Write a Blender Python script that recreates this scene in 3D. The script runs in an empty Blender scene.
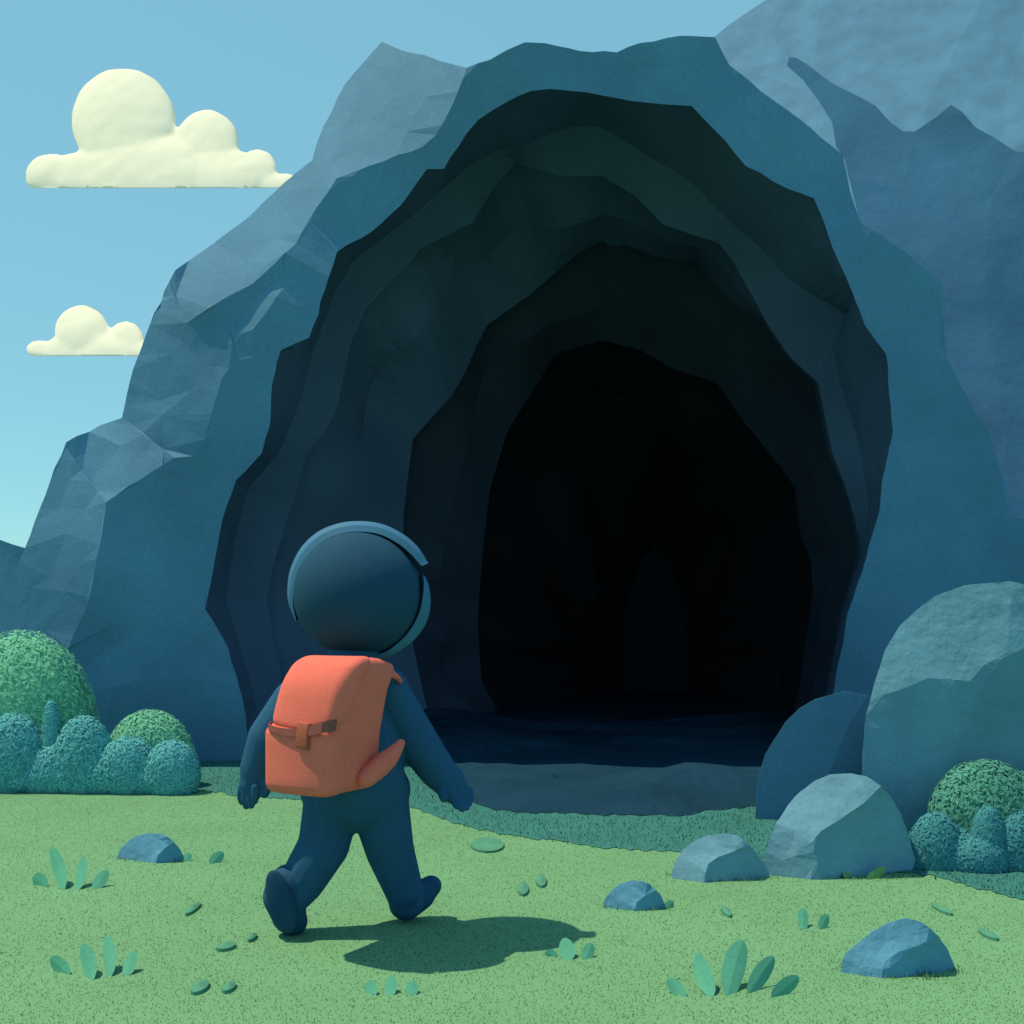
import bpy, bmesh, math, random
import numpy as np
from mathutils import Vector, Matrix, noise
from mathutils.geometry import delaunay_2d_cdt

random.seed(7); rng = np.random.default_rng(7)
sc = bpy.context.scene
col = sc.collection
FP, HY, CX, CH = 1100.0, 620.0, 512.0, 1.216       # focal length in px, horizon row, centre column, eye height

def at(px, py, d):
    return Vector(((px - CX) / FP * d, d, CH + (HY - py) / FP * d))
def ray(px, py):
    return np.array([(px - CX) / FP, 1.0, (HY - py) / FP])
def gd(py):                                         # distance of the ground seen at row py
    return FP * CH / (py - HY)
def gpt(px, py, z=0.0):
    p = at(px, py, gd(py)); p.z = z; return p

# ------------------------------------------------------------------ materials
def mat_base(name):
    m = bpy.data.materials.new(name); m.use_nodes = True
    nt = m.node_tree; b = nt.nodes['Principled BSDF']
    return m, nt, b
def surf(name, colr, rough=0.85, var=0.12, scale=3.0, bump=0.0, bscale=30.0, fine=0.06, fscale=70.0, spec=0.2,
         alt=None, altscale=1.2, sss=0.0, trans=0.0):
    """diffuse surface with broad mottling, fine grain and optional bump, all in object space"""
    m, nt, b = mat_base(name); N = nt.nodes; L = nt.links
    tc = N.new('ShaderNodeTexCoord')
    n1 = N.new('ShaderNodeTexNoise'); n1.inputs['Scale'].default_value = scale; n1.inputs['Detail'].default_value = 5
    n2 = N.new('ShaderNodeTexNoise'); n2.inputs['Scale'].default_value = fscale; n2.inputs['Detail'].default_value = 3
    L.new(tc.outputs['Object'], n1.inputs['Vector']); L.new(tc.outputs['Object'], n2.inputs['Vector'])
    def mr(src, lo, hi):
        r = N.new('ShaderNodeMapRange'); r.inputs['From Min'].default_value = 0.3; r.inputs['From Max'].default_value = 0.7
        r.inputs['To Min'].default_value = lo; r.inputs['To Max'].default_value = hi
        L.new(src, r.inputs['Value']); return r.outputs['Result']
    v1 = mr(n1.outputs['Fac'], 1 - var, 1 + var); v2 = mr(n2.outputs['Fac'], 1 - fine, 1 + fine)
    mu = N.new('ShaderNodeMath'); mu.operation = 'MULTIPLY'; L.new(v1, mu.inputs[0]); L.new(v2, mu.inputs[1])
    vm = N.new('ShaderNodeVectorMath'); vm.operation = 'SCALE'
    if alt:
        n3 = N.new('ShaderNodeTexNoise'); n3.inputs['Scale'].default_value = altscale; n3.inputs['Detail'].default_value = 6
        L.new(tc.outputs['Object'], n3.inputs['Vector'])
        r3 = mr(n3.outputs['Fac'], 0, 1)
        mx = N.new('ShaderNodeMix'); mx.data_type = 'RGBA'
        mx.inputs['A'].default_value = (*colr, 1); mx.inputs['B'].default_value = (*alt, 1)
        L.new(r3, mx.inputs['Factor']); L.new(mx.outputs['Result'], vm.inputs[0])
    else:
        vm.inputs[0].default_value = colr
    L.new(mu.outputs[0], vm.inputs['Scale'])
    L.new(vm.outputs[0], b.inputs['Base Color'])
    b.inputs['Roughness'].default_value = rough
    b.inputs['Specular IOR Level'].default_value = spec
    if sss:
        b.inputs['Subsurface Weight'].default_value = 1.0; b.inputs['Subsurface Scale'].default_value = sss
        b.inputs['Subsurface Radius'].default_value = (1, 1, 1)
    if bump:
        n4 = N.new('ShaderNodeTexNoise'); n4.inputs['Scale'].default_value = bscale; n4.inputs['Detail'].default_value = 7
        L.new(tc.outputs['Object'], n4.inputs['Vector'])
        bp = N.new('ShaderNodeBump'); bp.inputs['Strength'].default_value = bump; bp.inputs['Distance'].default_value = 0.05
        L.new(n4.outputs['Fac'], bp.inputs['Height']); L.new(bp.outputs['Normal'], b.inputs['Normal'])
    if trans:
        t = N.new('ShaderNodeBsdfTranslucent'); L.new(vm.outputs[0], t.inputs['Color'])
        ms = N.new('ShaderNodeMixShader'); ms.inputs[0].default_value = trans
        L.new(b.outputs[0], ms.inputs[1]); L.new(t.outputs[0], ms.inputs[2])
        L.new(ms.outputs[0], nt.nodes['Material Output'].inputs['Surface'])
    return m

ROCKC = (0.090, 0.215, 0.37)
M = dict(
    rock=surf('slate_rock', ROCKC, var=.15, scale=.9, bump=.13, bscale=5, fine=.08, fscale=45),
    cave=surf('damp_cave_rock', (0.100,0.160,0.275), var=.16, scale=.8, bump=.25, bscale=4, fine=.08, fscale=40, spec=.05),  # rock copies get darker further in: cave shade put into the colour
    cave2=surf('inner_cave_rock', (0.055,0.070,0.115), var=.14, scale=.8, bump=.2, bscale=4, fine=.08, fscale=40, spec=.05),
    deep=surf('deep_cave_rock', (0.022,0.028,0.040), var=.14, scale=.8, bump=.2, bscale=4, fine=.08, fscale=40),  # darkest copy, the gloom at the back is painted in
    bould=surf('boulder_rock', (0.13, 0.28, 0.40), var=.10, scale=3, bump=.22, bscale=14, fine=.08, fscale=90),
    bould2=surf('blue_boulder_rock', (0.10,0.27,0.44), var=.10, scale=4, bump=.2, bscale=20, fine=.08, fscale=110),
    grass=surf('meadow_green', (0.135,0.30,0.165), var=.06, scale=1.3, bump=.15, bscale=60, fine=.08, fscale=120),
    blade=surf('grass_blade', (0.140,0.315,0.168), var=.08, scale=1.0, fine=.08, fscale=40, trans=.5, spec=.05),
    moss=surf('moss_ground', (0.035,0.16,0.16), var=.10, scale=2.0, bump=.2, bscale=40, fine=.1, fscale=90),  # grass with the shade at the mountain foot put into its colour
    mossb=surf('moss_blade', (0.04,0.18,0.17), var=.10, scale=1.5, fine=.1, fscale=40, trans=.3, spec=.1),  # blades tinted with the same painted shade
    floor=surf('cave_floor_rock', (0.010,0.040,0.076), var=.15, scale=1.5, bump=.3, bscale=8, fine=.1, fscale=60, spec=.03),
    leafy=surf('bush_leaf', (0.22,0.58,0.43), var=.10, scale=3, fine=.08, fscale=50, trans=.25, spec=.15),
    leafr=surf('sea_green_leaf', (0.11,0.36,0.30), var=.10, scale=3, fine=.08, fscale=50, trans=.25, spec=.15),
    leafe=surf('deep_teal_leaf', (0.075,0.30,0.36), var=.10, scale=3, fine=.08, fscale=50, trans=.2, spec=.15),
    leafd=surf('dark_shrub_leaf', (0.13,0.46,0.52), var=.10, scale=3, fine=.08, fscale=50, trans=.2, spec=.15),
    flatl=surf('ground_plant_leaf', (0.080,0.245,0.175), var=.12, scale=8, fine=.1, fscale=90, spec=.05),
    tuft=surf('tuft_leaf', (0.115,0.40,0.29), var=.08, scale=8, fine=.08, fscale=90, trans=.2, spec=.15),
    sprout=surf('pale_sprout', (0.20,0.42,0.19), var=.08, scale=8, fine=.06, fscale=90, trans=.3, spec=.15),
    cloud=surf('cloud_cream', (1.0, 0.93, 0.84), var=.03, scale=.4, fine=.02, fscale=4, spec=0, rough=1, trans=.35, bump=.08, bscale=1.5),
    suit=surf('navy_suit', (0.022,0.088,0.185), var=.08, scale=6, fine=.08, fscale=160, rough=.9, spec=.1, bump=.08, bscale=120),
    boot=surf('boot_rubber', (0.014,0.066,0.14), var=.06, scale=8, fine=.06, fscale=150, rough=.8, spec=.15),
    helm=surf('helmet_navy', (0.015,0.060,0.120), var=.05, scale=4, fine=.06, fscale=120, rough=.85, spec=.1),
    rim=surf('helmet_rim_blue', (0.045,0.155,0.29), var=.06, scale=6, fine=.05, fscale=120, rough=.7, spec=.2),  # paler colour stands for the highlight on a glass edge
    pack=surf('orange_canvas', (0.78,0.160,0.125), var=.05, scale=9, fine=.09, fscale=170, rough=.9, spec=.1, bump=.1, bscale=200),
    strap=surf('rust_strap', (0.24,0.075,0.070), var=.08, scale=12, fine=.1, fscale=170, rough=.9, spec=.1),
    buckle=surf('rust_buckle', (0.38, 0.09, 0.055), var=.12, scale=30, fine=.1, fscale=170, rough=.7, spec=.2),
)

# ------------------------------------------------------------------ helpers
def tag(o, label=None, cat=None, group=None, kind=None):
    if label: o['label'] = label
    if cat: o['category'] = cat
    if group: o['group'] = group
    if kind: o['kind'] = kind
    return o
def link(name, me, m, parent=None, smooth=False):
    if not me.materials: me.materials.append(m)
    if smooth:
        me.polygons.foreach_set('use_smooth', [True] * len(me.polygons))
    o = bpy.data.objects.new(name, me); col.objects.link(o)
    if parent: o.parent = parent
    return o
def empty(name, loc):
    o = bpy.data.objects.new(name, None); col.objects.link(o); o.location = loc
    o.empty_display_size = .1
    return o
def adopt(child, root):
    """parent a mesh built in world space, moving its data so that its own offset is zero"""
    child.data.transform(Matrix.Translation(-root.location)); child.parent = root
def setorigin(o, loc):
    o.data.transform(Matrix.Translation(-Vector(loc))); o.location = loc
def mesh_from(name, vs, fs):
    me = bpy.data.meshes.new(name); me.from_pydata([tuple(v) for v in vs], [], fs); me.update(); return me
def inpoly(x, y, poly):
    c = False; j = len(poly) - 1
    for i in range(len(poly)):
        xi, yi = poly[i]; xj, yj = poly[j]
        if (yi > y) != (yj > y) and x < (xj - xi) * (y - yi) / (yj - yi) + xi: c = not c
        j = i
    return c
def dseg(p, a, b):
    ax, ay = a; bx, by = b; dx, dy = bx - ax, by - ay
    L2 = dx * dx + dy * dy
    t = 0 if L2 == 0 else max(0, min(1, ((p[0] - ax) * dx + (p[1] - ay) * dy) / L2))
    return math.hypot(p[0] - ax - t * dx, p[1] - ay - t * dy)
def densify(poly, step, rough=0.0, closed=True):
    out = []; n = len(poly)
    for i in range(n if closed else n - 1):
        a = poly[i]; b = poly[(i + 1) % n]
        k = max(1, int(round(math.hypot(b[0] - a[0], b[1] - a[1]) / step)))
        nx, ny = b[1] - a[1], a[0] - b[0]; L = math.hypot(nx, ny) or 1
        for j in range(k):
            t = j / k; x = a[0] + (b[0] - a[0]) * t; y = a[1] + (b[1] - a[1]) * t
            if j and rough:
                r = noise.noise(Vector((x * .11, y * .11, 3.1))) * rough
                x += nx / L * r; y += ny / L * r
            out.append((x, y))
    if not closed: out.append(poly[-1])
    return out

def relief(outline, regions, n0, anchors, spacing=30, jit=0.10, jscale=.02, wsm=.15, edge=0.0, step=14, reg=(0, 0)):
    """A rock face: its edges and creases are surveyed as bearings from the eye, every face gets the
    direction it looks in, and the distances of all corners are solved so that the faces come out that way.
    anchors(px,py) -> (distance, weight) or None."""
    ol = densify(outline, step, edge)
    V = [Vector(p) for p in ol]; E = [(i, (i + 1) % len(ol)) for i in range(len(ol))]
    segs = [(ol[i], ol[(i + 1) % len(ol)]) for i in range(len(ol))]
    for poly, nn in regions:
        pl = densify(poly, step, edge)
        s = len(V); V += [Vector(p) for p in pl]; E += [(s + i, s + (i + 1) % len(pl)) for i in range(len(pl))]
        segs += [(pl[i], pl[(i + 1) % len(pl)]) for i in range(len(pl))]
    xs = [p[0] for p in ol]; ys = [p[1] for p in ol]
    y = min(ys); row = 0
    while y < max(ys):
        x = min(xs) + (spacing / 2 if row % 2 else 0)
        while x < max(xs):
            q = (x + random.uniform(-.3, .3) * spacing, y + random.uniform(-.3, .3) * spacing)
            if inpoly(*q, ol) and min(dseg(q, a, b) for a, b in segs) > spacing * .38: V.append(Vector(q))
            x += spacing
        y += spacing * .87; row += 1
    V2, E2, F2, *_ = delaunay_2d_cdt(V, E, [], 0, 0.6)
    V2 = [(v.x, v.y) for v in V2]
    F = []
    def area(f): return abs((V2[f[1]][0] - V2[f[0]][0]) * (V2[f[2]][1] - V2[f[0]][1]) - (V2[f[2]][0] - V2[f[0]][0]) * (V2[f[1]][1] - V2[f[0]][1]))
    for f in F2:
        cx = sum(V2[i][0] for i in f) / 3; cy = sum(V2[i][1] for i in f) / 3
        if inpoly(cx, cy, ol) and area(f) > .2: F.append(tuple(f))
    # keep the one connected sheet
    nb = {}
    for i, f in enumerate(F):
        for a, b in ((f[0], f[1]), (f[1], f[2]), (f[2], f[0])): nb.setdefault((min(a, b), max(a, b)), []).append(i)
    seen = set(); best = []
    for st in range(len(F)):
        if st in seen: continue
        comp = [st]; seen.add(st)
        for i in comp:
            f = F[i]
            for a, b in ((f[0], f[1]), (f[1], f[2]), (f[2], f[0])):
                for j in nb[(min(a, b), max(a, b))]:
                    if j not in seen: seen.add(j); comp.append(j)
        if len(comp) > len(best): best = comp
    F = [F[i] for i in best]
    used = sorted({i for f in F for i in f}); ren = {o: i for i, o in enumerate(used)}
    V2 = [V2[i] for i in used]; F = [tuple(ren[i] for i in f) for f in F]
    R = [ray(*v) for v in V2]
    rows, cols, vals, rhs = [], [], [], []; k = 0
    for f in F:
        cx = sum(V2[i][0] for i in f) / 3; cy = sum(V2[i][1] for i in f) / 3
        n = n0
        for poly, nn in regions:
            if inpoly(cx, cy, poly): n = nn
        j = noise.noise_vector(Vector((cx * jscale, cy * jscale, 1.7)))
        n = np.array(n, float) + np.array(j) * jit; n /= np.linalg.norm(n)
        a = abs((V2[f[1]][0] - V2[f[0]][0]) * (V2[f[2]][1] - V2[f[0]][1]) - (V2[f[2]][0] - V2[f[0]][0]) * (V2[f[1]][1] - V2[f[0]][1]))
        for p, q in ((0, 1), (1, 2), (2, 0)):
            rows += [k, k]; cols += [f[p], f[q]]; vals += [float(n @ R[f[p]]), -float(n @ R[f[q]])]; rhs.append(0.0); k += 1
    for i, v in enumerate(V2):
        an = anchors(*v)
        rows.append(k); cols.append(i); vals.append(reg[1]); rhs.append(reg[0] * reg[1]); k += 1
        if an: rows.append(k); cols.append(i); vals.append(an[1]); rhs.append(an[0] * an[1]); k += 1
    nv = len(V2); byrow = {}
    for r_, c_, v_ in zip(rows, cols, vals): byrow.setdefault(r_, []).append((c_, v_))
    AA = np.zeros((nv, nv)); bb = np.zeros(nv)
    for r_, it in byrow.items():
        for c1, v1 in it:
            bb[c1] += v1 * rhs[r_]
            for c2, v2 in it: AA[c1, c2] += v1 * v2
    d = np.linalg.solve(AA + 1e-9 * np.eye(nv), bb)
    P = [Vector(R[i] * d[i]) + Vector((0, 0, CH)) for i in range(len(V2))]
    # boundary loop
    cnt = {}
    F = [f if (V2[f[1]][0] - V2[f[0]][0]) * (V2[f[2]][1] - V2[f[0]][1]) - (V2[f[2]][0] - V2[f[0]][0]) * (V2[f[1]][1] - V2[f[0]][1]) < 0 else (f[0], f[2], f[1]) for f in F]
    for f in F:
        for a, b in ((f[0], f[1]), (f[1], f[2]), (f[2], f[0])): cnt[(a, b)] = 1
    bound = [(a, b) for (a, b) in cnt if (b, a) not in cnt]
    return V2, P, F, bound

def refine(me, cuts, amp, freq, seed=0.0):
    """split the faces and roughen them a little"""
    bm = bmesh.new(); bm.from_mesh(me)
    bmesh.ops.triangulate(bm, faces=bm.faces[:])
    if cuts: bmesh.ops.subdivide_edges(bm, edges=bm.edges[:], cuts=cuts, use_grid_fill=True)
    bm.normal_update()
    for v in bm.verts:
        n = noise.fractal(v.co * freq + Vector((seed, seed, seed)), 1.0, 2.0, 3)
        v.co += v.normal * n * amp
    bm.to_mesh(me); bm.free(); me.update()

# ------------------------------------------------------------------ ground
def sheet(name, px_poly, z, m, kind='structure', step=22, rough=3.0):
    pl = densify(px_poly, step, rough)
    pl = [(x, y + random.gauss(0, .5)) for x, y in pl]
    pts = [gpt(x, y) for x, y in pl]
    V2, E2, F2, *_ = delaunay_2d_cdt([Vector((p.x, p.y)) for p in pts], [(i, (i + 1) % len(pts)) for i in range(len(pts))], [], 1, 1e-4)
    me = mesh_from(name, [(v.x, v.y, z) for v in V2], [tuple(f) for f in F2])
    o = link(name, me, m)
    bm = bmesh.new(); bm.from_mesh(me); bmesh.ops.recalc_face_normals(bm, faces=bm.faces[:])
    for f in bm.faces:
        if f.normal.z < 0: f.normal_flip()
    bm.to_mesh(me); bm.free()
    tag(o, kind=kind); return o

g = link('ground', mesh_from('ground', [(-400, -200, 0), (400, -200, 0), (400, 900, 0), (-400, 900, 0)], [(0, 1, 2, 3)]), M['grass']); tag(g, kind='structure')
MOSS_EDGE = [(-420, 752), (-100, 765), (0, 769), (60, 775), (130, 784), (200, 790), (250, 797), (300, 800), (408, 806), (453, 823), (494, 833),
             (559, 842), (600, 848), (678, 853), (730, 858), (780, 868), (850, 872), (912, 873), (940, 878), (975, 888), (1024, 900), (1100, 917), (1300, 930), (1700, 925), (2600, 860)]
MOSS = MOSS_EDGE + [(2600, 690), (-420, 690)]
sheet('moss_ground', MOSS, .004, M['moss'], step=4, rough=2.2)  # sheet laid out as the band of shade, darkness is in its colour
FLOOR = [(395, 752), (425, 780), (448, 794), (470, 802), (494, 811), (531, 814), (624, 816), (690, 816), (715, 811), (753, 807), (783, 811), (850, 812), (900, 800),
         (900, 673), (250, 673), (250, 730), (300, 745)]
def rocky_floor():
    pl = [(gpt(x, y).x, gpt(x, y).y) for x, y in densify(FLOOR, 5, 2.5)]
    pl = [(x, min(y, 22)) for x, y in pl]
    V = [Vector(p) for p in pl]; E = [(i, (i + 1) % len(pl)) for i in range(len(pl))]
    segs = [(pl[i], pl[(i + 1) % len(pl)]) for i in range(len(pl))]
    x = -5.5
    while x < 6:
        y = 6.5
        while y < 13:
            q = (x + random.uniform(-.05, .05), y + random.uniform(-.05, .05))
            if inpoly(*q, pl) and min(dseg(q, a, b) for a, b in segs) > .06: V.append(Vector(q))
            y += .16
        x += .16
    V2, E2, F2, *_ = delaunay_2d_cdt(V, E, [], 1, 1e-4)
    vs = []
    for v in V2:
        e = min(1, min(dseg(v, a, b) for a, b in segs) / .35)
        h = noise.fractal(Vector((v.x * .55, v.y * 1.1, 5.0)), 1, 2, 3)
        step = max(0, h) * .16 + .06 * (noise.noise(Vector((v.x * .4, v.y * .9, 2))) > .05)
        vs.append((v.x, v.y, .008 + e * step))
    me = mesh_from('cave_floor', vs, [tuple(f) for f in F2])
    bm = bmesh.new(); bm.from_mesh(me)
    for f in bm.faces:
        if f.normal.z < 0: f.normal_flip()
    bm.to_mesh(me); bm.free()
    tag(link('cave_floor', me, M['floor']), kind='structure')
rocky_floor()

# ------------------------------------------------------------------ front mountain with the cave mouth
C1 = [(258, 800), (252, 762), (243, 700), (228, 648), (205, 609), (212, 576), (222, 521), (236, 480), (262, 453), (270, 425), (272, 385), (281, 350), (309, 338),
      (325, 290), (337, 252), (371, 232), (401, 205), (427, 169), (444, 169), (458, 147), (478, 120), (507, 102), (531, 91), (549, 89),
      (586, 92), (631, 101), (661, 104), (692, 106), (703, 118), (725, 140), (746, 166), (787, 188), (814, 198), (824, 222), (838, 260),
      (852, 291), (865, 325), (886, 354), (893, 432), (882, 480), (879, 512), (869, 545), (862, 572), (848, 613), (835, 685), (826, 740), (820, 800)]
TOP = [(-320, 700), (-200, 610), (-80, 560), (0, 540), (25, 548), (45, 495), (66, 442), (100, 425), (122, 418), (133, 370), (150, 325), (165, 290), (175, 270), (215, 242),
       (250, 215), (285, 182), (312, 160), (318, 140), (345, 85), (382, 42), (407, 52), (440, 61), (467, 68), (490, 60), (507, 50), (525, 42), (545, 43), (580, 51), (617, 53),
       (640, 44), (680, 36), (715, 37), (730, 65), (760, 92), (800, 120), (843, 155), (850, 190), (860, 222), (905, 252), (943, 285), (940, 345),
       (960, 385), (990, 435), (1000, 470), (1008, 515), (1024, 520), (1110, 560), (1300, 640)]
outline = TOP + [(1300, 830), (1000, 830)] + [(840, 800)] + C1[::-1][0:] + [(-320, 800)]
NP = (-.42, -.80, .33)      # faces that look up to the left, into the sun
regs = [
    # second-plane shades of the left flank
    ([(66, 448), (106, 502), (100, 545), (86, 610), (68, 650), (60, 800), (-320, 800), (-320, 700), (-200, 610), (-80, 560), (0, 540), (25, 548), (45, 495)], (-.25, -.96, -.04)),
    ([(106, 502), (174, 458), (193, 456), (192, 500), (205, 550), (160, 600), (116, 624), (68, 648), (86, 610), (100, 545)], (.28, -.95, -.05)),
    ([(68, 648), (116, 624), (160, 600), (205, 550), (206, 608), (228, 648), (243, 700), (252, 762), (256, 800), (60, 800)], (.10, -.98, -.22)),
    ([(85, 668), (112, 645), (138, 633), (146, 680), (100, 690)], (-.25, -.96, -.04)),
    ([(122, 418), (133, 370), (150, 325), (169, 283), (187, 323), (230, 330), (236, 360), (222, 378), (205, 439), (193, 456), (174, 458)], (-.27, -.96, -.04)),
    ([(187, 323), (219, 302), (296, 244), (337, 178), (371, 172), (401, 205), (371, 232), (337, 252), (325, 290), (309, 338), (281, 350), (236, 360), (230, 330)], (-.06, -.98, -.12)),
    ([(236, 360), (281, 350), (272, 385), (270, 425), (262, 453), (236, 480), (222, 521), (212, 576), (205, 609), (205, 550), (192, 500), (193, 456), (205, 439), (222, 378)], (.02, -.99, -.06)),
    # pale faces
    ([(66, 448), (66, 442), (100, 425), (122, 418), (174, 458), (145, 478), (106, 502)], (-.36, -.88, .16)),
    ([(169, 283), (175, 270), (215, 242), (250, 215), (285, 182), (312, 160), (318, 140), (345, 85), (382, 42), (407, 52), (440, 61), (467, 68), (453, 103), (436, 135), (422, 147),
      (371, 165), (337, 178), (315, 210), (296, 244), (252, 284), (219, 302), (187, 323)], NP),
    ([(281, 280), (284, 288), (270, 307), (252, 330), (242, 333), (237, 326), (250, 305), (262, 293)], (-.36, -.88, .16)),
    ([(617, 80), (640, 69), (672, 66), (650, 103), (631, 101), (617, 96)], (-.1, -.98, -.02)),
    # right shoulder of the arch
    ([(843, 155), (850, 190), (860, 222), (905, 252), (943, 285), (940, 345), (960, 385), (990, 435), (1000, 470), (1008, 515), (1024, 520), (980, 560), (920, 540), (893, 432), (886, 354), (865, 325), (838, 260), (824, 222), (830, 180)], (.15, -.96, -.17)),
    ([(893, 432), (920, 540), (980, 560), (1024, 520), (1300, 640), (1300, 830), (820, 830), (835, 685), (862, 572)], (.06, -.96, -.24)),
]
def an_front(px, py):
    if py > 745: return (9.45, .10)
    if min(dseg((px, py), C1[i], C1[i + 1]) for i in range(1, len(C1) - 2)) < 2.5:
        return (9.45, .03 + .25 * (py < 300 and px < 480))
    return (10.0, .004)
V2, P, F, bound = relief(outline, regs, (.10, -.98, -.10), an_front, spacing=34, jit=.05, edge=2.2)
vs = list(P); fs = list(F)
# edge of the cave mouth is closed by the cave walls; the skyline is carried back as a ridge
back = {}; c1depth = {}
for a, b in bound:
    mids = ((V2[a][0] + V2[b][0]) / 2, (V2[a][1] + V2[b][1]) / 2)
    if min(dseg(mids, TOP[i], TOP[i + 1]) for i in range(len(TOP) - 1)) < 4:
        for k in (a, b):
            if k not in back:
                ids = []
                for dy, dz, sx in ((2.0, .35, .0), (5.0, -.3, .0), (14.0, -.6, 0), (22.0, -9.0, 0)):
                    kk = (vs[k].y + dy) / vs[k].y; q = Vector((vs[k].x * kk, vs[k].y * kk, vs[k].z + dz)); q += Vector((noise.noise(q * .3), 0, noise.noise(q * .4 + Vector((9, 0, 0))))) * .25
                    if sx == 0 and dy == 2.0:   # stay under the line of sight over the skyline
                        r0 = (vs[k].z - CH) / vs[k].y; q.z = CH + r0 * q.y - .12
                    ids.append(len(vs)); vs.append(q)
                back[k] = ids
        prev = (a, b)
        for j in range(4):
            fs.append((prev[1], prev[0], back[a][j], back[b][j])); prev = (back[a][j], back[b][j])
me = mesh_from('rock_mountain', vs, fs); refine(me, 1, .010, 1.6)
mt = link('rock_mountain', me, M['rock']); tag(mt, kind='structure')
mouth = [(V2[i], P[i].y) for ab in bound for i in ab[:1] if min(dseg(V2[i], C1[j], C1[j + 1]) for j in range(len(C1) - 1)) < 6]
def mouth_depth(px, py):
    best = sorted(mouth, key=lambda q: (q[0][0] - px) ** 2 + (q[0][1] - py) ** 2)[:2]
    return sum(b[1] for b in best) / len(best)

# ------------------------------------------------------------------ cave
CC = (640.0, 690.0)
LB = [(276, 800), (268, 762), (255, 700), (240, 648), (225, 600), (235, 540), (250, 490), (282, 450), (300, 400), (312, 350), (330, 300), (352, 262), (400, 225), (440, 190), (470, 165), (500, 150),
      (520, 150), (545, 138), (575, 128), (604, 128), (645, 155), (690, 180), (735, 225), (755, 240), (790, 280), (845, 315), (833, 345), (840, 385), (858, 440), (868, 500), (866, 545), (860, 570), (846, 613), (833, 685), (824, 740), (818, 800)]
C2 = [(300, 800), (292, 755), (283, 685), (273, 641), (267, 600), (273, 566), (285, 528), (297, 490), (306, 456), (325, 432), (337, 408), (350, 345), (367, 307), (407, 266), (422, 248),
      (473, 222), (495, 186), (516, 164), (562, 176), (608, 176), (634, 196), (663, 225), (690, 234), (718, 243), (732, 260), (753, 297), (766, 321), (790, 357), (818, 383), (824, 415), (833, 456),
      (842, 477), (852, 507), (861, 542), (861, 562), (856, 577), (844, 615), (831, 685), (822, 740), (816, 800)]
C3 = [(448, 800), (440, 750), (425, 700), (412, 640), (404, 560), (403, 518), (408, 477), (413, 439), (432, 417), (453, 395), (466, 371), (477, 345), (487, 325), (531, 294), (579, 253), (607, 238),
      (661, 258), (698, 263), (712, 284), (735, 304), (763, 323), (786, 359), (814, 386), (820, 416), (828, 457), (838, 479), (847, 508), (856, 543), (856, 562), (851, 578), (840, 615), (827, 685), (818, 740), (812, 800)]
C4 = [(526, 800), (518, 752), (495, 705), (481, 680), (478, 610), (484, 540), (490, 487), (508, 430), (538, 384), (556, 354), (602, 340), (640, 350), (674, 369), (718, 383), (742, 419), (783, 470),
      (795, 487), (800, 535), (811, 559), (813, 593), (803, 660), (795, 710), (775, 760), (765, 800)]
C5 = [(625, 800), (622, 700), (626, 610), (640, 560), (656, 545), (672, 565), (684, 620), (688, 720), (684, 800)]
conts = [C1, LB, C2, C3, C4, C5]
def ang(p):
    a = math.atan2(CC[1] - p[1], CC[0] - p[0])
    return a if a > -math.pi / 2 else a + 2 * math.pi
#      # grows from left foot over the top to the right foot
def rad(c, th):
    dx, dy = -math.cos(th), -math.sin(th); best = None
    for i in range(len(c) - 1):
        (x1, y1), (x2, y2) = c[i], c[i + 1]
        ex, ey = x2 - x1, y2 - y1
        det = dx * (-ey) + dy * ex
        if abs(det) < 1e-9: continue
        t = ((x1 - CC[0]) * (-ey) + (y1 - CC[1]) * ex) / det
        s = (dx * (y1 - CC[1]) - dy * (x1 - CC[0])) / det
        if -1e-6 <= s <= 1 + 1e-6 and t > 0: best = t if best is None else max(best, t)
    if best is None:
        e = c[0] if th < 1.5 else c[-1]; best = math.hypot(e[0] - CC[0], e[1] - CC[1])
    return best
a0 = ang(C1[0]); a1 = ang(C1[-1])
ths = sorted({round(ang(p), 4) for c in conts[:4] for p in c if a0 <= ang(p) <= a1} | {a0 + 1e-4, a1 - 1e-4} | {a0 + (a1 - a0) * i / 60 for i in range(1, 60)})
tt = [ths[0]]
for t in ths[1:]:
    if t - tt[-1] > .011: tt.append(t)
ths = tt
def pxy(c, th, s=1.0):
    r = rad(c, th)
    if r is None: r = 300
    return CC[0] - math.cos(th) * r * s, CC[1] - math.sin(th) * r * s
def cave_shell(name, rows, m, cap=False, cuts=0, amp=.012):
    """rows: list of functions th -> (px, py, depth)"""
    vs, fs = [], []
    n = len(ths); K = 3; base_rows = rows; rows = []
    def between(f, g, t, sd):
        def fn(th):
            a, b = f(th), g(th); w = .10 * t * (1 - t) * noise.noise(Vector((th * 2.3, sd, t)))
            return tuple(p + (q - p) * (t + w) for p, q in zip(a, b))
        return fn
    for i in range(len(base_rows) - 1):
        for k in range(K): rows.append(between(base_rows[i], base_rows[i + 1], k / K, i * 3.3) if k else base_rows[i])
    rows.append(base_rows[-1])
    for fn in rows:
        for th in ths:
            x, y, d = fn(th); vs.append(at(x, y, d))
    for r in range(len(rows) - 1):
        for i in range(n - 1):
            a = r * n + i; fs.append((a, a + 1, a + n + 1, a + n))
    if cap: fs.append(tuple((len(rows) - 1) * n + i for i in range(n)))
    me = mesh_from(name, vs, fs); refine(me, cuts, amp, 1.1, 4.0)
    o = link(name, me, m); tag(o, kind='structure'); return o
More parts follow.
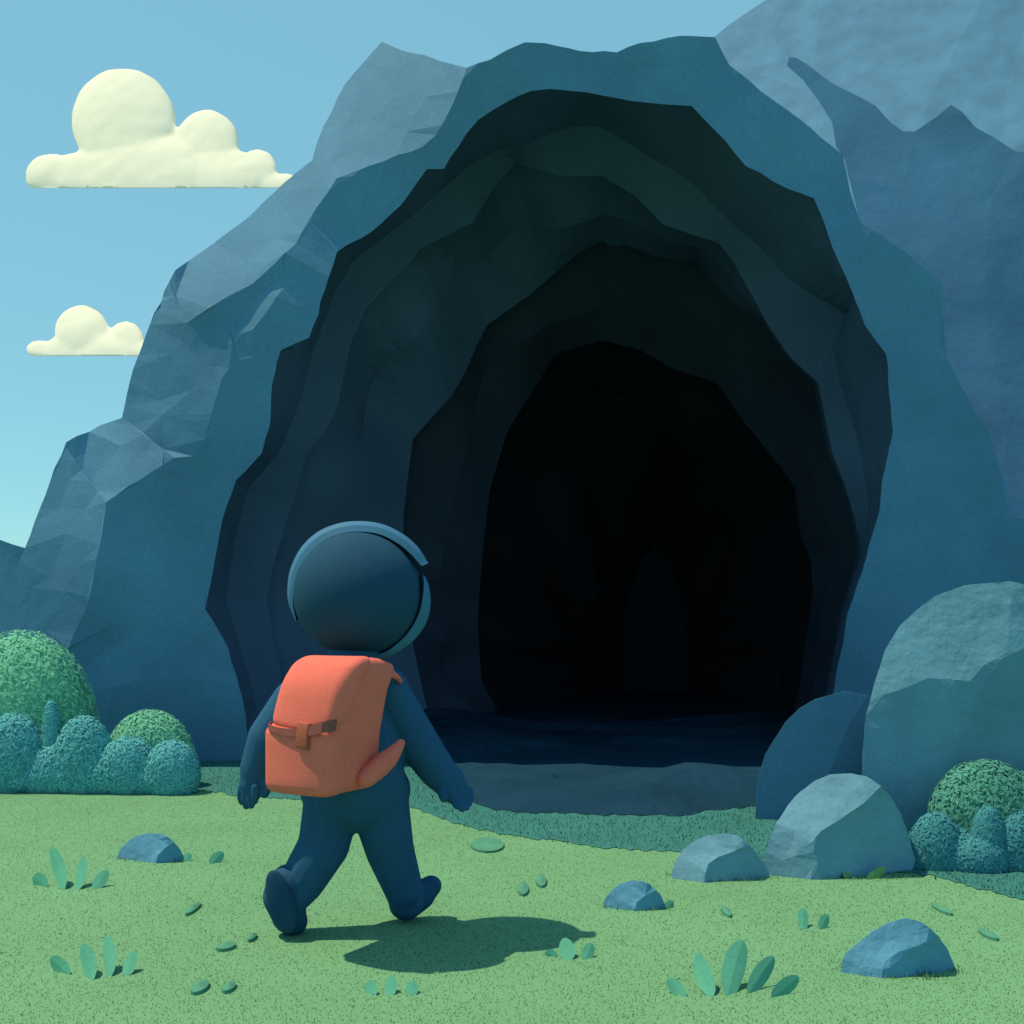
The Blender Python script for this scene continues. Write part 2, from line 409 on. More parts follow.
def row(c, d, s=1.0, jr=0.0, jd=0.0, seed=0):
    def fn(th):
        q = noise.noise(Vector((th * 3.1, seed, 0))); w = noise.noise(Vector((th * 4.3, seed, 7)))
        x, y = pxy(c, th, s * (1 + jr * q)); dd = d(x, y) if callable(d) else d
        return x, y, dd + jd * w
    return fn
def mix(c, e, t, d, jr=.02, jd=.3, seed=0):
    def fn(th):
        x1, y1 = pxy(c, th); x2, y2 = pxy(e, th)
        q = jr * noise.noise(Vector((th * 3.1, seed, 0))); w = noise.noise(Vector((th * 4.3, seed, 7)))
        return x1 + (x2 - x1) * (t + q), y1 + (y2 - y1) * (t + q), d + jd * w
    return fn
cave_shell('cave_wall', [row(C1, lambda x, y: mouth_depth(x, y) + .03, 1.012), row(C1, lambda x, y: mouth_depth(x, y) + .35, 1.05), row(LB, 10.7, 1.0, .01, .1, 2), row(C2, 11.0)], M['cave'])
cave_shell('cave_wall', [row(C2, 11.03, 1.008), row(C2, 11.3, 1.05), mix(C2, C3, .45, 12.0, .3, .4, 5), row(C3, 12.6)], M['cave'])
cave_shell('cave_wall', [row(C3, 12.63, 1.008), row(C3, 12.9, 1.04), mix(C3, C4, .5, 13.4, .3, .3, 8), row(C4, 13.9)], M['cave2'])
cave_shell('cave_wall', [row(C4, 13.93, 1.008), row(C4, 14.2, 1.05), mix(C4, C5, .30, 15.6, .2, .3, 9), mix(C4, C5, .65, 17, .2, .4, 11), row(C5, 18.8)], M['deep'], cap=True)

# ------------------------------------------------------------------ mountains behind, on the right
def ridge(name, top, base_y, regions, n0, anc, spacing, jit, thick, amp=.05, edge=2.0, cuts=1):
    outl = top + [(top[-1][0], base_y), (top[0][0], base_y)]
    V2, P, F, bound = relief(outl, regions, n0, anc, spacing=spacing, jit=jit, edge=edge, jscale=.012, step=20)
    vs = list(P); fs = list(F); bk = {}
    for a, b in bound:
        mids = ((V2[a][0] + V2[b][0]) / 2, (V2[a][1] + V2[b][1]) / 2)
        if min(dseg(mids, top[i], top[i + 1]) for i in range(13 if name == 'rock_ridge' else 0, len(top) - 1)) < 4:
            for k in (a, b):
                if k not in bk:
                    r0 = (vs[k].z - CH) / vs[k].y
                    tl = thick if name != 'rock_ridge' else thick * min(1, max(.05, (V2[k][0] - 815) / 130))
                    q1 = Vector((vs[k].x, vs[k].y, 0)) * (1 + tl * .3 / vs[k].y); q1.z = CH + r0 * q1.y - tl * .08
                    q2 = Vector((vs[k].x, vs[k].y, 0)) * (1 + tl / vs[k].y); q2.z = vs[k].z - tl * .4
                    bk[k] = (len(vs), len(vs) + 1); vs += [q1, q2]
            fs.append((b, a, bk[a][0], bk[b][0])); fs.append((bk[b][0], bk[a][0], bk[a][1], bk[b][1]))
    me = mesh_from(name, vs, fs); refine(me, cuts, amp, .8, 2.0)
    o = link(name, me, M['rock']); tag(o, kind='structure'); return o
ridge('rock_ridge', [(872, 320), (858, 215), (845, 160), (836, 146), (832, 122), (818, 100), (803, 80), (787, 66), (789, 57), (797, 58), (812, 68), (830, 82), (860, 97), (876, 106), (890, 121), (903, 131), (915, 131), (935, 118), (951, 105), (962, 112), (975, 127), (995, 138), (1015, 151), (1040, 153), (1120, 190), (1260, 300), (1400, 460)],
      690, [([(960, 106), (1015, 151), (1060, 160), (1400, 460), (1400, 690), (1030, 690), (1000, 400), (985, 300), (990, 200)], (-.26, -.96, -.02))],
      (-.34, -.94, .03), lambda x, y: (13.5, .02) if y > 480 else (13.5, .003), 46, .03, 8, amp=.012, cuts=0)
ridge('rock_peak', [(640, 120), (690, 70), (708, 42), (730, 24), (766, 0), (830, -50), (920, -130), (1030, -190), (1200, -160), (1500, 0), (1900, 300)],
      665, [], (-.50, -.77, .36), lambda x, y: (38, .3) if y > 250 else None, 75, .04, 22, amp=.03, cuts=0)
# the narrow pale strip under the tongue of the ridge is the peak showing behind it

# low hills beyond the left foot, seen only from further aside
hv = [(-60, 26, -.5), (-42, 30, 3.5), (-30, 27, 3.0), (-18, 26, 1.6), (-9, 24, 1.0), (4, 26, -.5), (-60, 60, -.5), (-42, 60, 2), (-30, 60, 2), (-18, 60, 1), (-9, 60, .4), (4, 60, -.5), (-42, 20, -.3), (-30, 19, -.3), (-18, 19, -.3), (-9, 19, -.3)]
me = mesh_from('far_hill', hv, [(0, 12, 1), (12, 13, 2, 1), (13, 14, 3, 2), (14, 15, 4, 3), (15, 5, 4), (0, 1, 7, 6), (1, 2, 8, 7), (2, 3, 9, 8), (3, 4, 10, 9), (4, 5, 11, 10)])
refine(me, 4, .3, .2); tag(link('far_hill', me, M['rock']), kind='structure')

# ------------------------------------------------------------------ boulders
def boulder(label, cat, outl, regions, n0, m, base, thick, spacing=16, jit=.035, group=None, amp=.004, edge=.6, topd=None, name='boulder'):
    """base: set of outline points that touch the ground (in px)"""
    def anc(px, py):
        for (x1, y1), (x2, y2) in zip(base[:-1], base[1:]):
            if dseg((px, py), (x1, y1), (x2, y2)) < 1.5: return (gd(py), .18)
        return None
    w_ = [(gpt(*q).x, gpt(*q).y) for q in base]; FEET.extend(zip(w_[:-1], w_[1:]))
    V2, P, F, bound = relief(outl, regions, n0, anc, spacing=spacing, jit=jit, edge=edge, step=max(6, spacing * .6), reg=(sum(gd(q[1]) for q in base) / len(base), .01))
    for k, v in enumerate(V2):
        if anc(*v): P[k].z = -.025
    c = sum(P, Vector()) / len(P); pcx = sum(v[0] for v in V2) / len(V2); pcy = max(v[1] for v in V2) - 3
    vs = list(P); fs = list(F); bk = {}
    for a, b in bound:
        for k in (a, b):
            if k not in bk:
                ids = []
                for t, s in ((.35, .97), (.75, .72)):
                    q = at(pcx + (V2[k][0] - pcx) * s, pcy + (V2[k][1] - pcy) * s, vs[k].y + thick * t)
                    if vs[k].z < .03: q.z = -.03
                    q.z = max(q.z, -.05)
                    ids.append(len(vs)); vs.append(q)
                bk[k] = ids
        fs.append((b, a, bk[a][0], bk[b][0])); fs.append((bk[b][0], bk[a][0], bk[a][1], bk[b][1]))
    ce = len(vs); ring = [bk[k][1] for k in bk]
    vs.append(Vector((c.x, c.y + thick, max(v.z for v in P) * .35)))
    for a, b in bound: fs.append((bk[b][1], bk[a][1], ce))
    me = mesh_from(name, vs, fs)
    refine(me, 2, amp, 9, c.x)
    bx = sum(gpt(*q).x for q in base) / len(base); by = sum(gpt(*q).y for q in base) / len(base)
    o = link(name, me, m); setorigin(o, (bx, by + thick * .3, 0))
    mod = o.modifiers.new('soft_edges', 'BEVEL'); mod.width = thick * .012; mod.segments = 1; mod.limit_method = 'ANGLE'; mod.angle_limit = math.radians(25)
    tag(o, label, cat, group); return o
FEET = []
LT, MD, DK = (-.46, -.74, .42), (-.42, -.86, .10), (.52, -.82, .02)
# wide dark blue boulder beside the cave mouth
boulder('dark blue rounded boulder at the right foot of the cave mouth, behind the mottled one', 'boulder',
        [(755, 802), (757, 782), (765, 755), (785, 722), (800, 708), (815, 699), (845, 691), (868, 696), (885, 707), (910, 740), (925, 800), (880, 822), (800, 822)],
        [([(868, 696), (885, 707), (910, 740), (925, 800), (880, 822), (815, 822), (822, 790), (835, 760), (848, 725)], (.30, -.88, -.35))],
        (-.10, -.97, -.13), M['rock'], [(755, 802), (800, 822), (880, 822), (925, 800)], 1.1, 24, .03, amp=.004)
boulder('tallest boulder, pale on top, cut off by the right edge of the picture', 'boulder',
        [(866, 836), (861, 790), (862, 755), (866, 715), (874, 685), (885, 650), (900, 625), (915, 611), (935, 596), (965, 585), (1010, 581), (1050, 590), (1100, 625), (1150, 700), (1170, 850), (1050, 846), (930, 842)],
        [([(870, 700), (874, 685), (885, 650), (900, 625), (915, 611), (935, 596), (965, 585), (1010, 581), (1050, 590), (1100, 625), (1060, 640), (1024, 648), (1008, 652), (984, 665), (970, 681), (928, 678), (900, 690)], (-.32, -.92, .10)),
         ([(1000, 660), (1024, 648), (1060, 640), (1100, 625), (1150, 700), (1170, 850), (1050, 846), (935, 842), (948, 765), (980, 690)], (.28, -.93, -.20))],
        (-.05, -.98, -.10), M['bould'], [(866, 836), (930, 842), (1050, 846), (1170, 850)], 1.5, 24, .02, amp=.003)
boulder('round three-faced boulder between the small pale rock and the dark bushes', 'boulder',
        [(764, 866), (765, 852), (776, 824), (788, 805), (800, 792), (815, 781), (830, 775), (852, 773), (866, 776), (881, 786), (890, 796), (900, 812), (910, 838), (916, 860), (911, 876), (880, 880), (818, 878), (785, 873)],
        [([(776, 824), (788, 805), (800, 792), (815, 781), (830, 775), (852, 773), (866, 776), (881, 786), (865, 802), (842, 818), (821, 831), (811, 843), (795, 830)], LT),
         ([(764, 866), (765, 852), (776, 824), (795, 830), (811, 843), (817, 860), (819, 878), (785, 873)], (-.34, -.92, .10)),
         ], (.40, -.90, .0), M['bould'], [(764, 866), (785, 873), (818, 878), (880, 880), (911, 876)], .55, 16)
boulder('small pale grey rock left of the round three-faced boulder', 'rock',
        [(671, 875), (675, 862), (683, 850), (695, 841), (710, 835), (725, 833), (738, 836), (749, 844), (758, 855), (766, 867), (771, 879), (745, 881), (703, 881), (685, 879)],
        [([(671, 875), (675, 862), (683, 850), (695, 841), (710, 835), (725, 833), (738, 836), (749, 844), (735, 851), (718, 857), (708, 864), (703, 881), (685, 879)], (-.44, -.76, .40))],
        (.45, -.88, .02), M['bould'], [(671, 875), (685, 879), (703, 881), (745, 881), (771, 879)], .30, 12, name='rock')
boulder('lowest blue rock with a crisp ridge in the right foreground grass', 'rock',
        [(839, 966), (846, 954), (858, 943), (872, 932), (888, 922), (905, 918), (920, 921), (930, 928), (939, 937), (948, 950), (955, 966), (956, 973), (925, 977), (880, 977), (858, 972)],
        [([(839, 966), (846, 954), (858, 943), (872, 932), (888, 922), (905, 918), (920, 921), (930, 928), (938, 936), (920, 945), (898, 952), (885, 962), (880, 977), (858, 972)], (-.38, -.84, .28))],
        (.50, -.84, .02), M['bould2'], [(839, 966), (858, 972), (880, 977), (925, 977), (956, 973)], .30, 12, name='rock')
boulder('small blue rock alone in the middle grass, right of the walker', 'rock',
        [(602, 907), (604, 900), (611, 891), (620, 884), (632, 880), (643, 881), (652, 886), (660, 894), (667, 909), (635, 911)],
        [([(602, 907), (604, 900), (611, 891), (620, 884), (632, 880), (643, 881), (653, 887), (657, 890), (645, 896), (637, 902), (634, 911)], (-.38, -.84, .28))],
        (.45, -.88, .02), M['bould2'], [(602, 907), (635, 911), (667, 909)], .17, 10, name='rock')
boulder('small flat blue rock in the grass at far left', 'rock',
        [(116, 859), (119, 851), (126, 843), (136, 836), (150, 833), (162, 834), (172, 840), (181, 850), (187, 861), (155, 863)],
        [([(116, 859), (119, 851), (126, 843), (136, 836), (150, 833), (162, 834), (174, 842), (164, 849), (158, 855), (155, 863)], (-.38, -.84, .28))],
        (.45, -.88, .02), M['bould2'], [(116, 859), (155, 863), (187, 861)], .19, 10, name='rock')

# ------------------------------------------------------------------ remeshed soft bodies
def tube_shape(bm, p, q, r1, r2, seg=14):
    """a tapered limb with round ends"""
    ax = (q - p); L = ax.length; ax = ax.normalized() if L > 1e-6 else Vector((0, 0, 1))
    u = ax.orthogonal().normalized(); w = ax.cross(u); rings = []
    for k in range(5):
        a = math.pi / 2 * k / 5; rings.append((p - ax * r1 * math.cos(a), r1 * math.sin(a)))
    rings.append((p, r1)); rings.append((q, r2))
    for k in range(1, 6):
        a = math.pi / 2 * k / 5; rings.append((q + ax * r2 * math.sin(a), r2 * math.cos(a)))
    prev = None
    for c, r in rings:
        r = max(r, 1e-4)
        vr = [bm.verts.new(c + (u * math.cos(2 * math.pi * i / seg) + w * math.sin(2 * math.pi * i / seg)) * r) for i in range(seg)]
        if prev:
            for i in range(seg): bm.faces.new((prev[i], prev[(i + 1) % seg], vr[(i + 1) % seg], vr[i]))
        else: bm.faces.new(vr[::-1])
        prev = vr
    bm.faces.new(prev)
def ball(bm, c, rx, ry, rz, seg=24, rings=14):
    ret = bmesh.ops.create_uvsphere(bm, u_segments=seg, v_segments=rings, radius=1.0)
    for v in ret['verts']: v.co = Vector((v.co.x * rx, v.co.y * ry, v.co.z * rz)) + c
def fuse(name, bm, m, voxel, smooth=6, factor=.5):
    bmesh.ops.recalc_face_normals(bm, faces=bm.faces[:])
    me = bpy.data.meshes.new(name); bm.to_mesh(me); bm.free()
    o = bpy.data.objects.new(name, me); col.objects.link(o)
    r = o.modifiers.new('r', 'REMESH'); r.mode = 'VOXEL'; r.voxel_size = voxel
    s = o.modifiers.new('s', 'SMOOTH'); s.iterations = smooth; s.factor = factor
    dg = bpy.context.evaluated_depsgraph_get()
    nm = bpy.data.meshes.new_from_object(o.evaluated_get(dg)); nm.name = name
    bpy.data.objects.remove(o)
    return link(name, nm, m, smooth=True)

# ------------------------------------------------------------------ the walker
PD = 4.30
def pp(px, py, dd=0.0): return at(px, py, PD + dd)
def pr(r): return r / (FP / PD)
def chain(bm, pts):
    for a, b in zip(pts[:-1], pts[1:]):
        tube_shape(bm, pp(*a[:3]), pp(*b[:3]), pr(a[3]), pr(b[3]))
walker = empty('person', gpt(345, 930))
tag(walker, 'walker in dark navy suit and round helmet, mid stride towards the cave, seen from behind', 'person')
bm = bmesh.new()
ball(bm, pp(357, 600), pr(48), pr(46), pr(50))                                        # head, inside the helmet
chain(bm, [(357, 640, 0, 27), (352, 680, 0, 30)])
chain(bm, [(345, 700, .0, 40), (352, 740, .01, 47), (356, 782, .02, 51)])
chain(bm, [(320, 690, 0, 28), (384, 688, .0, 24)])                                     # shoulders
chain(bm, [(327, 790, .0, 27), (383, 790, .04, 28)])                                   # hips
chain(bm, [(332, 805, .0, 29), (324, 845, -.01, 26), (303, 880, -.03, 23), (292, 892, -.04, 22)])   # trailing leg
chain(bm, [(380, 805, .03, 30), (390, 850, .07, 25), (404, 890, .10, 20), (407, 900, .12, 19)])     # leading leg
chain(bm, [(384, 692, .02, 25), (409, 730, .06, 23), (437, 770, .07, 19), (449, 782, .07, 17)])     # right arm
chain(bm, [(296, 702, .0, 24), (270, 738, -.02, 22), (258, 768, -.02, 18), (256, 776, -.02, 16)])      # left arm
# hands: palm, four curled fingers close together, thumb
chain(bm, [(449, 782, .07, 16), (455, 789, .07, 9)]); chain(bm, [(256, 776, -.02, 15), (253, 784, -.02, 8)])
body = fuse('body', bm, M['suit'], .0085, 4); adopt(body, walker)
# gloves: palm, four curled fingers side by side, thumb
bm = bmesh.new()
chain(bm, [(447, 780, .07, 16.5), (453, 788, .07, 15.5), (458, 794, .065, 12.5)])
for x0, x1, x2, d0, d1, r, e in [(450, 454, 457, .02, .0, 4.7, 0), (457, 460, 462, .045, .02, 4.9, 2.5), (464, 466, 466, .075, .05, 4.7, 1.5), (469, 470.5, 469, .10, .08, 4.2, -2)]:
    chain(bm, [(x0, 791, d0, r + .3), (x1, 800 + e, d1, r), (x2, 805.5 + e, d1 - .025, r - .7)])
chain(bm, [(444, 784, .03, 6), (441.5, 791, .02, 5.2), (444, 798, .0, 4.6)])
adopt(fuse('glove', bm, M['suit'], .0045, 2), walker)
bm = bmesh.new()
chain(bm, [(257, 774, -.02, 16), (254, 783, -.02, 14.5), (252, 790, -.02, 11.5)])
for x0, x1, x2, d0, d1, r, e in [(242.5, 241, 242, .0, .01, 4.2, -2), (247, 245.5, 246.5, -.03, -.02, 4.7, 1.5), (252, 251, 251, -.055, -.05, 4.7, 1), (256, 256, 254.5, -.075, -.07, 4.1, -2.5)]:
    chain(bm, [(x0, 787, d0, r + .3), (x1, 798 + e, d1, r), (x2, 804 + e, d1 + .02, r - .7)])
chain(bm, [(263, 778, -.05, 6.5), (267, 787, -.06, 5.2), (264.5, 794, -.065, 4.5)])
adopt(fuse('glove', bm, M['suit'], .0045, 2), walker)
# boots
bm = bmesh.new()
chain(bm, [(289, 886, -.05, 22), (284, 896, -.06, 21), (289, 916, -.05, 17), (293, 921, -.03, 15)])
chain(bm, [(298, 905, -.04, 9), (297, 921, -.02, 8)])
bt = fuse('boot', bm, M['boot'], .009, 5); adopt(bt, walker)
bm = bmesh.new()
def chain2(pts): chain(bm, pts)
chain2([(405, 893, .10, 19), (406, 903, .13, 18), (420, 895, .16, 16), (431, 886, .18, 11.5)])
bt = fuse('boot', bm, M['boot'], .009, 5); adopt(bt, walker)
# sole of the lifted heel
bm = bmesh.new(); ball(bm, pp(281, 902, -.135), pr(13), pr(5), pr(32))
for v in bm.verts:
    c = pp(281, 902, -.135); v.co = c + Matrix.Rotation(math.radians(-16), 3, 'Y') @ (v.co - c)
me = bpy.data.meshes.new('sole'); bm.to_mesh(me); bm.free()
so = link('sole', me, M['helm'], smooth=True); so.data.transform(Matrix.Translation(-walker.location)); so.parent = bt

# helmet
hc = pp(358, 594)
hel = empty('helmet_tmp', (0, 0, 0)); bpy.data.objects.remove(hel)
bm = bmesh.new(); ball(bm, hc, pr(64), pr(62), pr(62.5), 64, 40)
for v in bm.verts:                                     # neck opening is drawn in a little
    t = (hc.z - v.co.z) / pr(62)
    if t > .55: v.co.x += (pr(2)) * (t - .55)
me = bpy.data.meshes.new('helmet'); bm.to_mesh(me); bm.free()
helm = link('helmet', me, M['helm'], smooth=True); adopt(helm, walker)
def rim(arc, w0, w1):
    """band on the helmet: arc of (outer x, outer y, width px)"""
    vs, fs = [], []
    n = len(arc)
    for i, (x, y, w) in enumerate(arc):
        dx, dy = x - 358, y - 594; L = math.hypot(dx, dy); ux, uy = dx / L, dy / L
        xi, yi = x - ux * w, y - uy * w
        t = pr(6) * min(1, w / 6)
        vs += [at(x, y, PD - t * .3), at(x - ux * w * .4, y - uy * w * .4, PD - t - pr(6)), at(xi, yi, PD - t - pr(9)), at(xi - ux * 3, yi - uy * 3, PD + pr(6)), at(x - ux, y - uy, PD + pr(8))]
    for i in range(n - 1):
        for k in range(5):
            a, b = i * 5 + k, i * 5 + (k + 1) % 5
            fs.append((a, b, b + 5, a + 5))
    fs.append((4, 3, 2, 1, 0)); e = (n - 1) * 5; fs.append((e, e + 1, e + 2, e + 3, e + 4))
    me = mesh_from('helmet_rim', vs, fs)
    bm = bmesh.new(); bm.from_mesh(me); bmesh.ops.recalc_face_normals(bm, faces=bm.faces[:]); bm.to_mesh(me); bm.free()
    o = link('helmet_rim', me, M['rim']); o.data.transform(Matrix.Translation(-walker.location)); o.parent = helm
def smooth_arc(pts, n):
    out = []; P = [pts[0]] + pts + [pts[-1]]
    for i in range(len(pts) - 1):
        p0, p1, p2, p3 = [np.array(P[i + k], float) for k in range(4)]
        for j in range(n):
            t = j / n; out.append(tuple(.5 * ((2 * p1) + (-p0 + p2) * t + (2 * p0 - 5 * p1 + 4 * p2 - p3) * t * t + (-p0 + 3 * p1 - 3 * p2 + p3) * t ** 3)))
    out.append(tuple(map(float, pts[-1]))); return out
rim(smooth_arc([(295.5, 621, .6), (289, 605, 4), (287.3, 590, 6), (290, 570, 8), (300, 549, 9.5), (316, 533, 10.5), (336, 524, 10.5), (358, 521, 10.5), (382, 524, 10.5), (403, 534, 10.5), (418, 547, 10), (427, 561, 7.5), (428.5, 563, 7)], 5), 0, 0)
rim(smooth_arc([(424, 575, .8), (428, 583, 4), (430.5, 597, 7.5), (429.5, 612, 9.5), (424, 627, 10), (414, 640, 9), (402, 649, 7), (390, 656, 5.5), (379, 660, 5)], 5), 0, 0)

# ------------------------------------------------------------------ backpack
TH = math.radians(31)
PO = Vector((-math.sin(TH), -math.cos(TH), 0)); PRt = Vector((math.cos(TH), -math.sin(TH), 0)); PZ = Vector((0, 0, 1))
pc = at(329, 724, 4.02)
pack = empty('backpack', Vector((pc.x, pc.y, pc.z - .25)))
tag(pack, 'orange canvas backpack with a buckled flap, worn by the walker', 'backpack')
def loc2w(u, o, w):
    return pc + PRt * u + PO * (o - .22 * max(0, w + .02) - .9 * max(0, w - .12) ** 2 * 4 + .03) + PZ * w
def rounded(bm, hx, hy, hz, bev, seg=5, shape=None):
    ret = bmesh.ops.create_cube(bm, size=2.0)
    for v in ret['verts']: v.co = Vector((v.co.x * hx, v.co.y * hy, v.co.z * hz))
    bmesh.ops.bevel(bm, geom=[e for e in bm.edges], offset=bev*.9, segments=seg, profile=.5, affect='EDGES')
    bmesh.ops.subdivide_edges(bm, edges=[e for e in bm.edges if e.calc_length() > .06], cuts=4, use_grid_fill=True)
    for v in bm.verts:
        u, o, w = v.co.x, v.co.y, v.co.z
        if shape: u, o, w = shape(u, o, w)
        v.co = loc2w(u, o, w)
def packpart(name, fn, m, parent=None, smooth=True):
    bm = bmesh.new(); fn(bm); bmesh.ops.recalc_face_normals(bm, faces=bm.faces[:])
    me = bpy.data.meshes.new(name); bm.to_mesh(me); bm.free()
    o = link(name, me, m, smooth=smooth); o.data.transform(Matrix.Translation(-pack.location)); o.parent = parent or pack; return o
def sh_main(u, o, w):
    t = (w + .25) / .5
    u2 = u * (1.05 - .12 * t) - .012 * (1 - t); o2 = o * (1.03 - .12 * max(0, t)) 
    return u2 + .055 * (t - .5), o2 - .03, w - .03 * max(0, -o / .15) * (t > .8)
packpart('main_compartment', lambda b: rounded(b, .150, .150, .242, .045, 6, sh_main), M['pack'])
# flap: shell over the upper outer face and top
def flap_shape(u, o, w):
    t = (w + .25) / .5
    u += .060 * (t - .5)
    if u < 0: u += .03 * max(0, t - .6)
    o = o + .045 * (1 - (u / .16) ** 2) * .5
    if w < .04: w += -.022 * (1 - (abs(u) / .14) ** 2)
    return u, o, w
def flap(b):
    rounded(b, .153, .055, .126, .045, 6, lambda u, o, w: flap_shape(u, o + .078, w + .124))
packpart('flap', flap, M['pack'])
def pocket(b):
    rounded(b, .153, .06, .125, .045, 6, lambda u, o, w: (u * 1.02 - .014, o + .082 + .02 * (1 - (u / .15) ** 2), w - .115))
packpart('pocket', pocket, M['pack'])
def belt(b):
    n = 22; prev = None
    for i in range(n + 1):
        s = i / n; u = -.150 + .300 * s; dro = .024 * (1 - (2 * s - 1) ** 2)
        hw = .007 + .013 * s
        o = .128 + .045 * (1 - (u / .16) ** 2) * .5 + .016 - .05 * max(0, abs(u) - .13) / .03
        w = .006 - dro + .01 * s
        ring = [b.verts.new(loc2w(u, o + dd, w + ww)) for dd, ww in ((0, -hw), (.006, -hw), (.006, hw), (0, hw))]
        if prev:
            for k in range(4): b.faces.new((prev[k], prev[(k + 1) % 4], ring[(k + 1) % 4], ring[k]))
        else: b.faces.new(ring[::-1])
        prev = ring
    b.faces.new(prev)
cs = packpart('closing_strap', belt, M['strap'], smooth=False)
def buck(b): rounded(b, .028, .010, .047, .008, 3, lambda u, o, w: (u + .045, o + .162, w - .022 + u * -.15))
packpart('buckle', buck, M['buckle'], cs)
def band(b, pts, wdir, width, th):
    prev = None
    for p, wd in pts:
        nrm = Vector((0, -1, 0)); 
        ring = [b.verts.new(p + wd * s + nrm * t) for s, t in ((-width, 0), (-width, th), (width, th), (width, 0))]
        if prev:
            for k in range(4): b.faces.new((prev[k], prev[(k + 1) % 4], ring[(k + 1) % 4], ring[k]))
        else: b.faces.new(ring[::-1])
        prev = ring
    b.faces.new(prev)
def tubes(b, pts, ph=None):
    for a, c in zip(pts[:-1], pts[1:]): tube_shape(b, at(*a[:3]), at(*c[:3]), a[3] / (FP / a[2]), c[3] / (FP / c[2]), 12)
bm = bmesh.new()                                        # shoulder strap on the right side: up over the shoulder and its lower end
tubes(bm, [(362, 669, 4.02, 7), (376, 669, 4.05, 7), (388, 672, 4.10, 5.5), (397, 677, 4.16, 3), (400, 681, 4.24, 3)])
s1 = fuse('shoulder_strap', bm, M['pack'], .006, 3); s1.data.transform(Matrix.Translation(-pack.location)); s1.parent = pack
bm = bmesh.new()
tubes(bm, [(366, 778, 3.98, 10), (378, 768, 4.00, 11), (388, 759, 4.02, 10), (396, 750, 4.04, 7), (401, 743, 4.06, 4.5)])
s2 = fuse('shoulder_strap', bm, M['pack'], .006, 3); s2.data.transform(Matrix.Translation(-pack.location)); s2.parent = pack
bm = bmesh.new()
tubes(bm, [(300, 672, 4.06, 7), (302, 668, 4.14, 7), (304, 672, 4.22, 6), (300, 700, 4.42, 6), (296, 740, 4.40, 5)])
s3 = fuse('shoulder_strap', bm, M['pack'], .006, 3); s3.data.transform(Matrix.Translation(-pack.location)); s3.parent = pack

# ------------------------------------------------------------------ clouds
def cloud(label, balls, base, D, x0, x1):
    bm = bmesh.new()
    for x, y, rx, ry in balls:
        s = D / FP; ball(bm, at(x, y, D), rx * s, min(rx, ry * 1.3) * s * .40, ry * s, 28, 18)
    o = fuse('cloud', bm, M['cloud'], .14, 3)
    zb = at(0, base, D).z; xc = at(sum(b[0] for b in balls) / len(balls), base, D).x
    bm = bmesh.new(); bm.from_mesh(o.data)
    for v in bm.verts:                      # the heap leans away with height, shaped so that its front catches the sun
        dy = .75 * (v.co.z - zb) - .30 * (v.co.x - xc); k = (v.co.y + dy) / v.co.y
        v.co = Vector((v.co.x * k, v.co.y * k, CH + (v.co.z - CH) * k))
    r = bmesh.ops.bisect_plane(bm, geom=bm.verts[:] + bm.edges[:] + bm.faces[:], plane_co=(0, D, zb), plane_no=(0, zb - CH, -D), clear_outer=True)
    bmesh.ops.holes_fill(bm, edges=[e for e in bm.edges if e.is_boundary], sides=0)
    for v in bm.verts:
        v.co += v.normal * noise.noise(v.co * .9) * .05 if v.co.z > zb + .2 else Vector()
    bm.to_mesh(o.data); bm.free()
    c = at(sum(b[0] for b in balls) / len(balls), base, D); setorigin(o, c)
    tag(o, label, 'cloud', 'clouds in the sky'); return o
cloud('larger upper cream cloud with a big round hump, its right tip behind the mountain',
      [(124, 122, 52, 53), (207, 144, 32, 34), (53, 174, 27, 20), (258, 168, 19, 19), (285, 183, 14, 10), (90, 176, 50, 24), (150, 176, 75, 40), (215, 178, 55, 30), (40, 180, 15, 10), (262, 184, 28, 12)], 188, 60, 25, 290)
cloud('smaller lower cream cloud with two humps beside the mountain slope',
      [(82, 332, 27, 27), (126, 339, 18, 18), (40, 349, 15, 9), (70, 350, 30, 14), (105, 350, 45, 17), (150, 352, 16, 10), (45, 352, 20, 7)], 356, 60, 25, 150)

